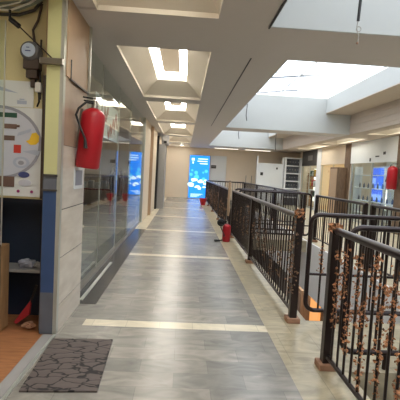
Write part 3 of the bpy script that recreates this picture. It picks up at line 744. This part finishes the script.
t = thing('dustpan', (-1.4, 3.6, 0), 'red plastic dustpan leaning on the floor of the dark niche', 'dustpan')
part(MB().prism_y([(-1.45, .03), (-1.43, .01), (-1.32, .1), (-1.31, .23)], 3.56, 3.6), 'pan', 'red_cloth', t)
part(MB().tube([(-1.315, 3.58, .21), (-1.27, 3.6, .36)], .012, 8), 'handle', 'black_plastic', t)
tag(crumple(-1.3, 3.5, .03, .05, .035, .03, 9).build('cloth_rag', 'terracotta'), 'small brown rag on the floor at the foot of the blue pillar', 'rag')
# notice card on the tiled pillar
t = thing('wall_card', (-1.03, 3.96, 1.24), 'small white framed card stuck on the tiled pillar below the extinguisher', 'card')
part(MB().box(-1.03, -1.024, 3.8, 4.12, 1.23, 1.44), 'card', 'paper_white', t)
part(MB().box(-1.025, -1.021, 3.84, 4.08, 1.265, 1.41), 'print', 'paper_grey', t)

# inside the left shop: pale plinth, table, wall picture
t = thing('display_plinth', (-1.6, 5.2, 0), 'pale beige display plinth standing behind the left shop glass', 'plinth')
part(MB().box(-2.0, -1.35, 4.9, 5.5, 0, .62, bev=.006), 'body', 'fascia_beige', t)
part(MB().box(-2.02, -1.33, 4.88, 5.52, .62, .65, bev=.004), 'top', 'cream_wall', t)
t = thing('shop_table', (-2.75, 12.9, 0), 'reddish brown table standing deep inside the left glass shop', 'table')
part(MB().box(-3.3, -2.2, 12.6, 13.2, .74, .78, bev=.006), 'tabletop', 'cushion_maroon', t)
for x_, y_ in ((-3.27, 12.63), (-2.29, 12.63), (-3.27, 13.11), (-2.29, 13.11)): part(MB().box(x_, x_+.06, y_, y_+.06, 0, .74), 'leg', 'cushion_maroon', t)
for k in range(5):
    o = MB().box(-3.2+k*.2, -3.05+k*.2, 12.75, 13.0, .78, .98+.05*(k % 2), bev=.01).build('white_carton', 'paper_white'); tag(o, '%s white carton from the left on the reddish shop table' % ORD[k], 'box', 'cartons on the shop table')
t = thing('clothes_stand', (-1.85, 11.1, 0), 'dark clothes stand hung with brown coats inside the left shop', 'stand')
part(MB().tube([(-1.85, 11.1, .02), (-1.85, 11.1, 1.6)], .02, 8), 'pole', 'black_iron', t)
part(MB().lathe([(.2, 0), (.2, .02), (.03, .05)], 16, (-1.85, 11.1, 0)), 'base', 'black_iron', t)
part(crumple(-1.9, 11.1, 1.1, .13, .12, .38, 2), 'coat', 'lower_dark', t); part(crumple(-1.74, 11.08, 1.0, .1, .1, .34, 6), 'coat', 'ink_brown', t)
random.seed(21)
t = thing('window_banner', (-1.27, 6.6, 1.9), 'faded red and white wavy banner hung behind the left shop glass', 'banner')
part(MB().box(-1.285, -1.275, 5.7, 7.6, 1.92, 2.5), 'cloth', 'paper_white', t)
for k in range(6):
    yy = 5.72+k*.3; z0 = 2.0+.12*(k % 3)
    pts = [(yy+.3*u/6, z0+.09*math.sin(u*1.1+k)) for u in range(7)]
    mb = MB()
    for a, b_ in zip(pts, pts[1:]):
        mb.grid([(-1.274, a[0], a[1]), (-1.274, b_[0], b_[1]), (-1.274, b_[0], b_[1]+.1), (-1.274, a[0], a[1]+.1), (-1.268, a[0], a[1]), (-1.268, b_[0], b_[1]), (-1.268, b_[0], b_[1]+.1), (-1.268, a[0], a[1]+.1)],
                [(0, 3, 2, 1), (4, 5, 6, 7), (0, 1, 5, 4), (3, 7, 6, 2), (0, 4, 7, 3), (1, 2, 6, 5)])
    part(mb, 'wave', 'faded_red', t)
# ------------------------------------------------------------------ far-side shops
def shop(y0, y1, n):
    pass
sw = MB()
# piers and header
for a, b_ in [(YB, .0), (6.2, 6.5), (10.9, 11.45), (14.75, 15.25), (17.95, 18.5), (20.9, 21.3)]: sw.box(SX-.02, SX+.3, a, b_, 0, CZ, 0)
sw.box(SX+2.9, SX+3.0, YB, YE, 0, CZ, 0)
for a in (6.35, 11.2, 15.0, 18.2, 21.1): sw.box(SX+.3, SX+2.9, a, a+.08, 0, CZ, 0)
struct(sw, 'wall_right', ['cream_wall'])
struct(MB().box(SX-.06, SX-.02, 14.75, 15.25, 0, CZ, 0), 'trim_12', 'brown_wood')
struct(MB().box(SX-.06, SX-.02, 10.9, 11.45, 0, CZ), 'trim_13', 'brown_wood')
struct(MB().box(SX-.06, SX-.02, 17.95, 18.5, 0, CZ), 'trim_14', 'white_paint')
for i, (a, b_) in enumerate([(0, 6.2), (6.5, 10.9), (11.45, 14.75), (15.25, 17.95), (18.5, 20.9)]):
    o = struct(MB().box(SX+.02, SX+.03, a, b_, .1, 2.1), 'window_%d' % (8+i), 'clear_glass')
    MB().box(SX, SX+.05, a, b_, 0, .1).box(SX, SX+.05, a, a+.05, .1, 2.1).box(SX, SX+.05, b_-.05, b_, .1, 2.1).box(SX, SX+.05, (a+b_)/2-.02, (a+b_)/2+.02, .1, 2.1).build('window_frame', 'aluminium', o, (0, 0, 0))
# signboards over the shopfronts
for (a, b_, mat, lab) in [(11.45, 14.75, 'paper_white', 'plain white signboard with small dark marks over the right shop'), (15.25, 17.95, 'cream_wall', 'cream signboard over the warm yellow-lit shop'),
                          (18.5, 20.9, 'dark_grey', 'dark signboard over the farthest bright display'), (6.5, 10.9, 'paper_white', 'white signboard at the right edge, nearest along the far shops'), (0, 6.2, 'paper_white', 'long white signboard over the shop opposite the viewer')]:
    t = thing('signboard', (SX, (a+b_)/2, 2.1), lab, 'signboard', 'signboards over the far shops')
    part(MB().box(SX-.05, SX+.06, a+.01, b_-.01, 2.1, CZ-.002, bev=.006), 'board', mat, t)
    if a == 11.45:
        for bb in ((12.15, 12.3, 2.33, 2.42), (12.55, 12.8, 2.27, 2.31), (13.1, 13.2, 2.14, 2.25)): part(box(SX-.056, SX-.048, *bb), 'dark_mark', 'ink_black', t)
    if a == 18.5:
        part(MB().box(SX-.056, SX-.048, 19.2, 19.9, 2.35, 2.6), 'pale_mark', 'grey_paint', t)
# near right shop: display shelving, blue lit poster, goods
def shelf_unit(x0, x1, y0, y1, zs, lab, mat, backmat, z1):
    t = thing('display_shelf', ((x0+x1)/2, (y0+y1)/2, 0), lab, 'shelf')
    part(MB().box(x0, x1, y0, y0+.03, 0, z1).box(x0, x1, y1-.03, y1, 0, z1), 'side_panel', mat, t)
    if backmat: part(MB().box(x1-.02, x1, y0+.03, y1-.03, 0, z1), 'back_panel', backmat, t)
    for z in zs: part(MB().box(x0, x1-.02, y0+.03, y1-.03, z-.025, z), 'shelf', mat, t)
    return t
shelf_unit(SX+.12, SX+.42, 11.5, 14.7, [.35, .8, 1.25, 1.7], 'wide white display shelving behind the right shop glass', 'white_paint', None, 2.0)
def bottle(c, s, mats, lab, grp):
    t = thing('bottle', c, lab, 'bottle', grp)
    part(MB().lathe([(.035*s, 0), (.038*s, .02*s), (.038*s, .13*s), (.015*s, .17*s), (.015*s, .2*s)], 10), 'body', mats, t, True)
    part(MB().lathe([(.018*s, 0), (.018*s, .03*s)], 8, (0, 0, .2*s)), 'cap', 'white_plastic', t, True)
    return t
b0 = None
for si, (z, sn) in enumerate([(.8, 'lower'), (1.25, 'upper')]):
    for k in range(9):
        loc = (SX+.26, 11.75+k*.34, z)
        lab = '%s dark bottle from the right on the %s display shelf of the right shop' % (ORD[k], sn)
        if b0 is None: b0 = bottle(loc, .85, 'bottle_dark', lab, 'bottles in the right shop window')
        else: dup(b0, loc, lab, 'bottle', 'bottles in the right shop window')
t = thing('poster_display', (SX+.5, 13.7, .75), 'glowing blue poster display in the right shop window', 'display')
part(MB().box(SX+.48, SX+.54, 13.15, 14.1, .75, 2.0, bev=.01), 'frame', 'white_plastic', t)
s_ = part(MB().box(SX+.468, SX+.482, 13.2, 14.05, .8, 1.95), 'screen', 'display_blue', t)
MB().box(SX+.462, SX+.47, 13.25, 13.95, .85, 1.05).box(SX+.462, SX+.47, 13.7, 13.95, 1.4, 1.6).box(SX+.462, SX+.47, 13.3, 13.7, 1.2, 1.35).build('picture', 'display_pale', s_, BASE[t.name])
part(MB().box(SX+.49, SX+.52, 13.3, 13.34, 0, .76).box(SX+.49, SX+.52, 13.9, 13.94, 0, .76), 'leg', 'steel', t)
t = thing('lamp_tube', (SX+.52, 13.05, .7), 'upright white light tube beside the blue poster in the right shop', 'lamp')
part(MB().tube([(SX+.52, 13.0, .55), (SX+.52, 13.0, 1.95)], .02, 8), 'tube', 'white_glow', t)
part(MB().lathe([(.06, 0), (.06, .03), (.02, .05), (.02, .55)], 10, (SX+.52, 13.0, 0)), 'base', 'steel', t)
tag(crumple(SX+.65, 12.25, .97, .1, .2, .18, 3).build('red_bag', 'red_cloth'), 'red cloth bag in the lower part of the right shop window', 'bag')
tag(MB().box(SX+.5, SX+.8, 11.9, 12.7, .0, .8, bev=.01).build('display_counter', 'white_paint'), 'white counter with a red bag on it in the right shop window', 'counter')
struct(MB().box(SX+1.3, SX+1.34, 11.5, 14.7, 0, CZ), 'wall_shop', 'paper_white')
for k, (y_, lab) in enumerate([(13.1, 'square panel light added to brighten the right shop with the blue poster'), (16.6, 'square panel light added to brighten the warm-lit shop'), (19.7, 'square panel light added to brighten the farthest right shop')]):
    t = thing('ceiling_light', (SX+.7, y_, CZ), lab, 'ceiling light')  # added to brighten the shop interiors, hidden behind the signboards
    part(MB().box(SX+.4, SX+.98, y_-.5, y_+.5, CZ-.03, CZ-.002), 'frame', 'white_plastic', t)
    part(MB().box(SX+.42, SX+.96, y_-.48, y_+.48, CZ-.036, CZ-.029), 'diffuser', 'lamp_white', t)
# warm shop
tag(MB().box(SX+1.0, SX+1.05, 15.3, 17.9, .3, 2.1).build('lit_wall_panel', 'warm_glow'), 'warm yellow glowing display panel inside the middle far shop', 'panel')
for k in range(5):
    o = MB().box(SX+.75, SX+.98, 16.0+(k % 3)*.6, 16.25+(k % 3)*.6, 1.0+(k//3)*.5, 1.22+(k//3)*.5, bev=.02).build('handbag', 'ink_brown')
    tag(o, '%s brown handbag from the right, %s row, in the warm-lit shop' % (ORD[k % 3], 'upper' if k > 2 else 'lower'), 'bag', 'bags in the warm-lit shop')
tg = thing('display_rack', (SX+.86, 16.7, 0), 'thin two-tier rack holding the bags in the warm-lit shop', 'rack')
for z in (1.0, 1.5): part(MB().box(SX+.73, SX+.99, 15.7, 17.7, z-.02, z), 'shelf', 'plywood', tg)
part(MB().box(SX+.74, SX+.77, 15.7, 15.73, 0, 1.5).box(SX+.74, SX+.77, 17.67, 17.7, 0, 1.5), 'upright', 'plywood', tg)
t = thing('wooden_locker', (SX-.3, 15.0, 0), 'brown wooden locker against the dark pier between the far shops', 'locker')
part(MB().box(SX-.42, SX-.07, 14.95, 15.75, 0, 1.95, bev=.008), 'body', 'brown_wood', t)
part(MB().box(SX-.436, SX-.42, 14.99, 15.71, .06, 1.9), 'door', 'fascia_beige', t)
# bright display shop
tag(MB().box(SX+.6, SX+.65, 18.6, 20.8, .3, 2.0).build('lit_wall_panel', 'white_glow'), 'bright white glowing display panel in the farthest right shop', 'panel')
sh2 = thing('display_shelf', (SX+.4, 19.7, 0), 'wooden shelves of colourful goods in the farthest right shop', 'shelf')
for z in (.6, 1.1, 1.6): part(MB().box(SX+.25, SX+.58, 18.7, 20.7, z-.03, z), 'shelf', 'plywood', sh2)
part(MB().box(SX+.25, SX+.58, 18.67, 18.7, 0, 1.75).box(SX+.25, SX+.58, 20.7, 20.73, 0, 1.75), 'side_panel', 'plywood', sh2)
cm = ['ink_red', 'ink_yellow', 'paper_lilac', 'ink_green', 'ink_brown', 'paper_white']
cn = ['red', 'yellow', 'lilac', 'green', 'brown', 'white']
for r_, (z, rn) in enumerate([(.6, 'bottom'), (1.1, 'middle'), (1.6, 'top')]):
    for k in range(6):
        kk = (k+r_*2) % 6
        o = MB().box(SX+.3, SX+.5, 18.8+k*.31, 19.0+k*.31, z, z+.22+.05*((k+r_) % 3), bev=.008).build('goods_box', cm[kk]); tag(o, '%s goods box on the %s shelf of the farthest right shop' % (cn[kk], rn), 'box', 'goods in the farthest right shop')

# white shelving unit with bottles at the far end, pale partition
t = thing('bottle_rack', (5.75, 20.9, 0), 'white open shelving unit full of dark bottles at the far end', 'shelf')
xs0, xs1 = 5.25, 6.12
part(MB().box(xs0, xs0+.06, 20.7, 21.05, 0, 2.5).box(xs1-.06, xs1, 20.7, 21.05, 0, 2.5), 'side_panel', 'white_paint', t)
part(MB().box(xs0, xs1, 21.05, 21.08, 0, 2.5), 'back_panel', 'scuffed_grey', t)
for z in (.45, .9, 1.3, 1.7, 2.1, 2.5): part(MB().box(xs0+.06, xs1-.06, 20.7, 21.05, z-.05, z), 'shelf', 'white_paint', t)
for si, (z, sn) in enumerate([(.9, 'lowest visible'), (1.3, 'second'), (1.7, 'third'), (2.1, 'top')]):
    for k in range(5):
        dup(b0, (xs0+.15+k*.14, 20.85, z), '%s dark bottle from the left on the %s shelf of the white rack' % (ORD[k], sn), 'bottle', 'bottles on the white rack')
t = thing('partition_panel', (4.4, 20.9, 0), 'large plain white partition panel standing at the far end of the opening', 'partition')
part(MB().box(3.85, 5.15, 20.9, 20.96, .1, 2.15, bev=.005), 'board', 'paper_white', t)
part(MB().box(3.79, 3.85, 20.86, 21.0, 0, 2.5), 'post', 'white_paint', t); part(MB().box(5.15, 5.2, 20.86, 21.0, 0, 2.5), 'post', 'white_paint', t)
part(box(4.0, 4.14, 20.885, 20.9, 1.5, 1.66), 'dark_mark', 'ink_black', t); part(box(4.82, 4.9, 20.885, 20.9, 1.85, 1.95), 'dark_mark', 'ink_black', t)
for k, (x_, lab) in enumerate([(3.3, 'left of two thin steel stands in front of the far cream wall'), (3.6, 'right of two thin steel stands in front of the far cream wall')]):
    t = thing('steel_stand', (x_, 21.2, 0), lab, 'stand', 'thin steel stands at the far end')
    part(MB().tube([(x_, 21.2, .02), (x_, 21.2, 1.45)], .018, 6), 'pole', 'steel', t)
    part(MB().lathe([(.15, 0), (.15, .02), (.02, .04)], 14, (x_, 21.2, 0)), 'base', 'steel', t)

for k, y_ in enumerate((4.5, 8.0, 11.5, 15.0)):  # added lamps that brighten the otherwise dark lower floor
    for j, x_ in enumerate((.5, 3.65)):
        t = thing('ceiling_light', (x_, y_, -.36 if j == 0 else -1.31), 'ceiling lamp added to brighten the lower floor, %s pair from the near end, %s side' % (ORD[k], ('near', 'far')[j]), 'ceiling light', 'ceiling lamps added on the lower floor')
        zz = -.3 if j == 0 else -1.3
        part(MB().box(x_-.4, x_+.4, y_-.7, y_+.7, zz-.03, zz), 'frame', 'white_plastic', t)
        part(MB().box(x_-.38, x_+.38, y_-.68, y_+.68, zz-.036, zz-.028), 'diffuser', 'lamp_white', t)
# lower storey: orange lit panel, sofa, white lights
t = thing('lit_panel', (4.0, 11.2, -3.6), 'glowing orange panel on the lower floor seen through the railing gap', 'panel')
part(MB().box(3.96, 4.04, 10.85, 11.55, -2.95, -1.85, bev=.01), 'screen', 'orange_glow', t)
part(MB().box(3.92, 4.08, 10.8, 11.6, -3.6, -2.95), 'base', 'brown_wood', t)
t = thing('cabinet', (3.9, 12.0, -3.6), 'brown cabinet on the lower floor beside the orange panel', 'cabinet')
part(MB().box(3.7, 4.08, 11.65, 12.35, -3.6, -1.9, bev=.01), 'body', 'brown_wood', t)
for y_ in (11.68, 12.01): part(MB().box(3.685, 3.7, y_, y_+.31, -3.5, -2.0), 'door', 'brown_wood', t)
for k, (x_, y_, z_, lab) in enumerate([(3.85, 12.75, -2.15, 'upper round white globe lamp on the lower floor'), (3.85, 12.55, -2.75, 'lower round white globe lamp on the lower floor')]):
    t = thing('globe_lamp', (x_, y_, -3.6), lab, 'lamp', 'globe lamps on the lower floor')
    part(MB().lathe([(.1*math.sin(R(a)), z_-.1*math.cos(R(a))) for a in range(5, 176, 17)], 16, (x_, y_, 0)), 'globe', 'lamp_white', t)
    part(MB().tube([(x_, y_, -3.6), (x_, y_, z_-.095)], .02, 6), 'pole', 'steel', t)
    part(MB().lathe([(.13, 0), (.13, .03), (.02, .05)], 12, (x_, y_, -3.6)), 'base', 'steel', t)
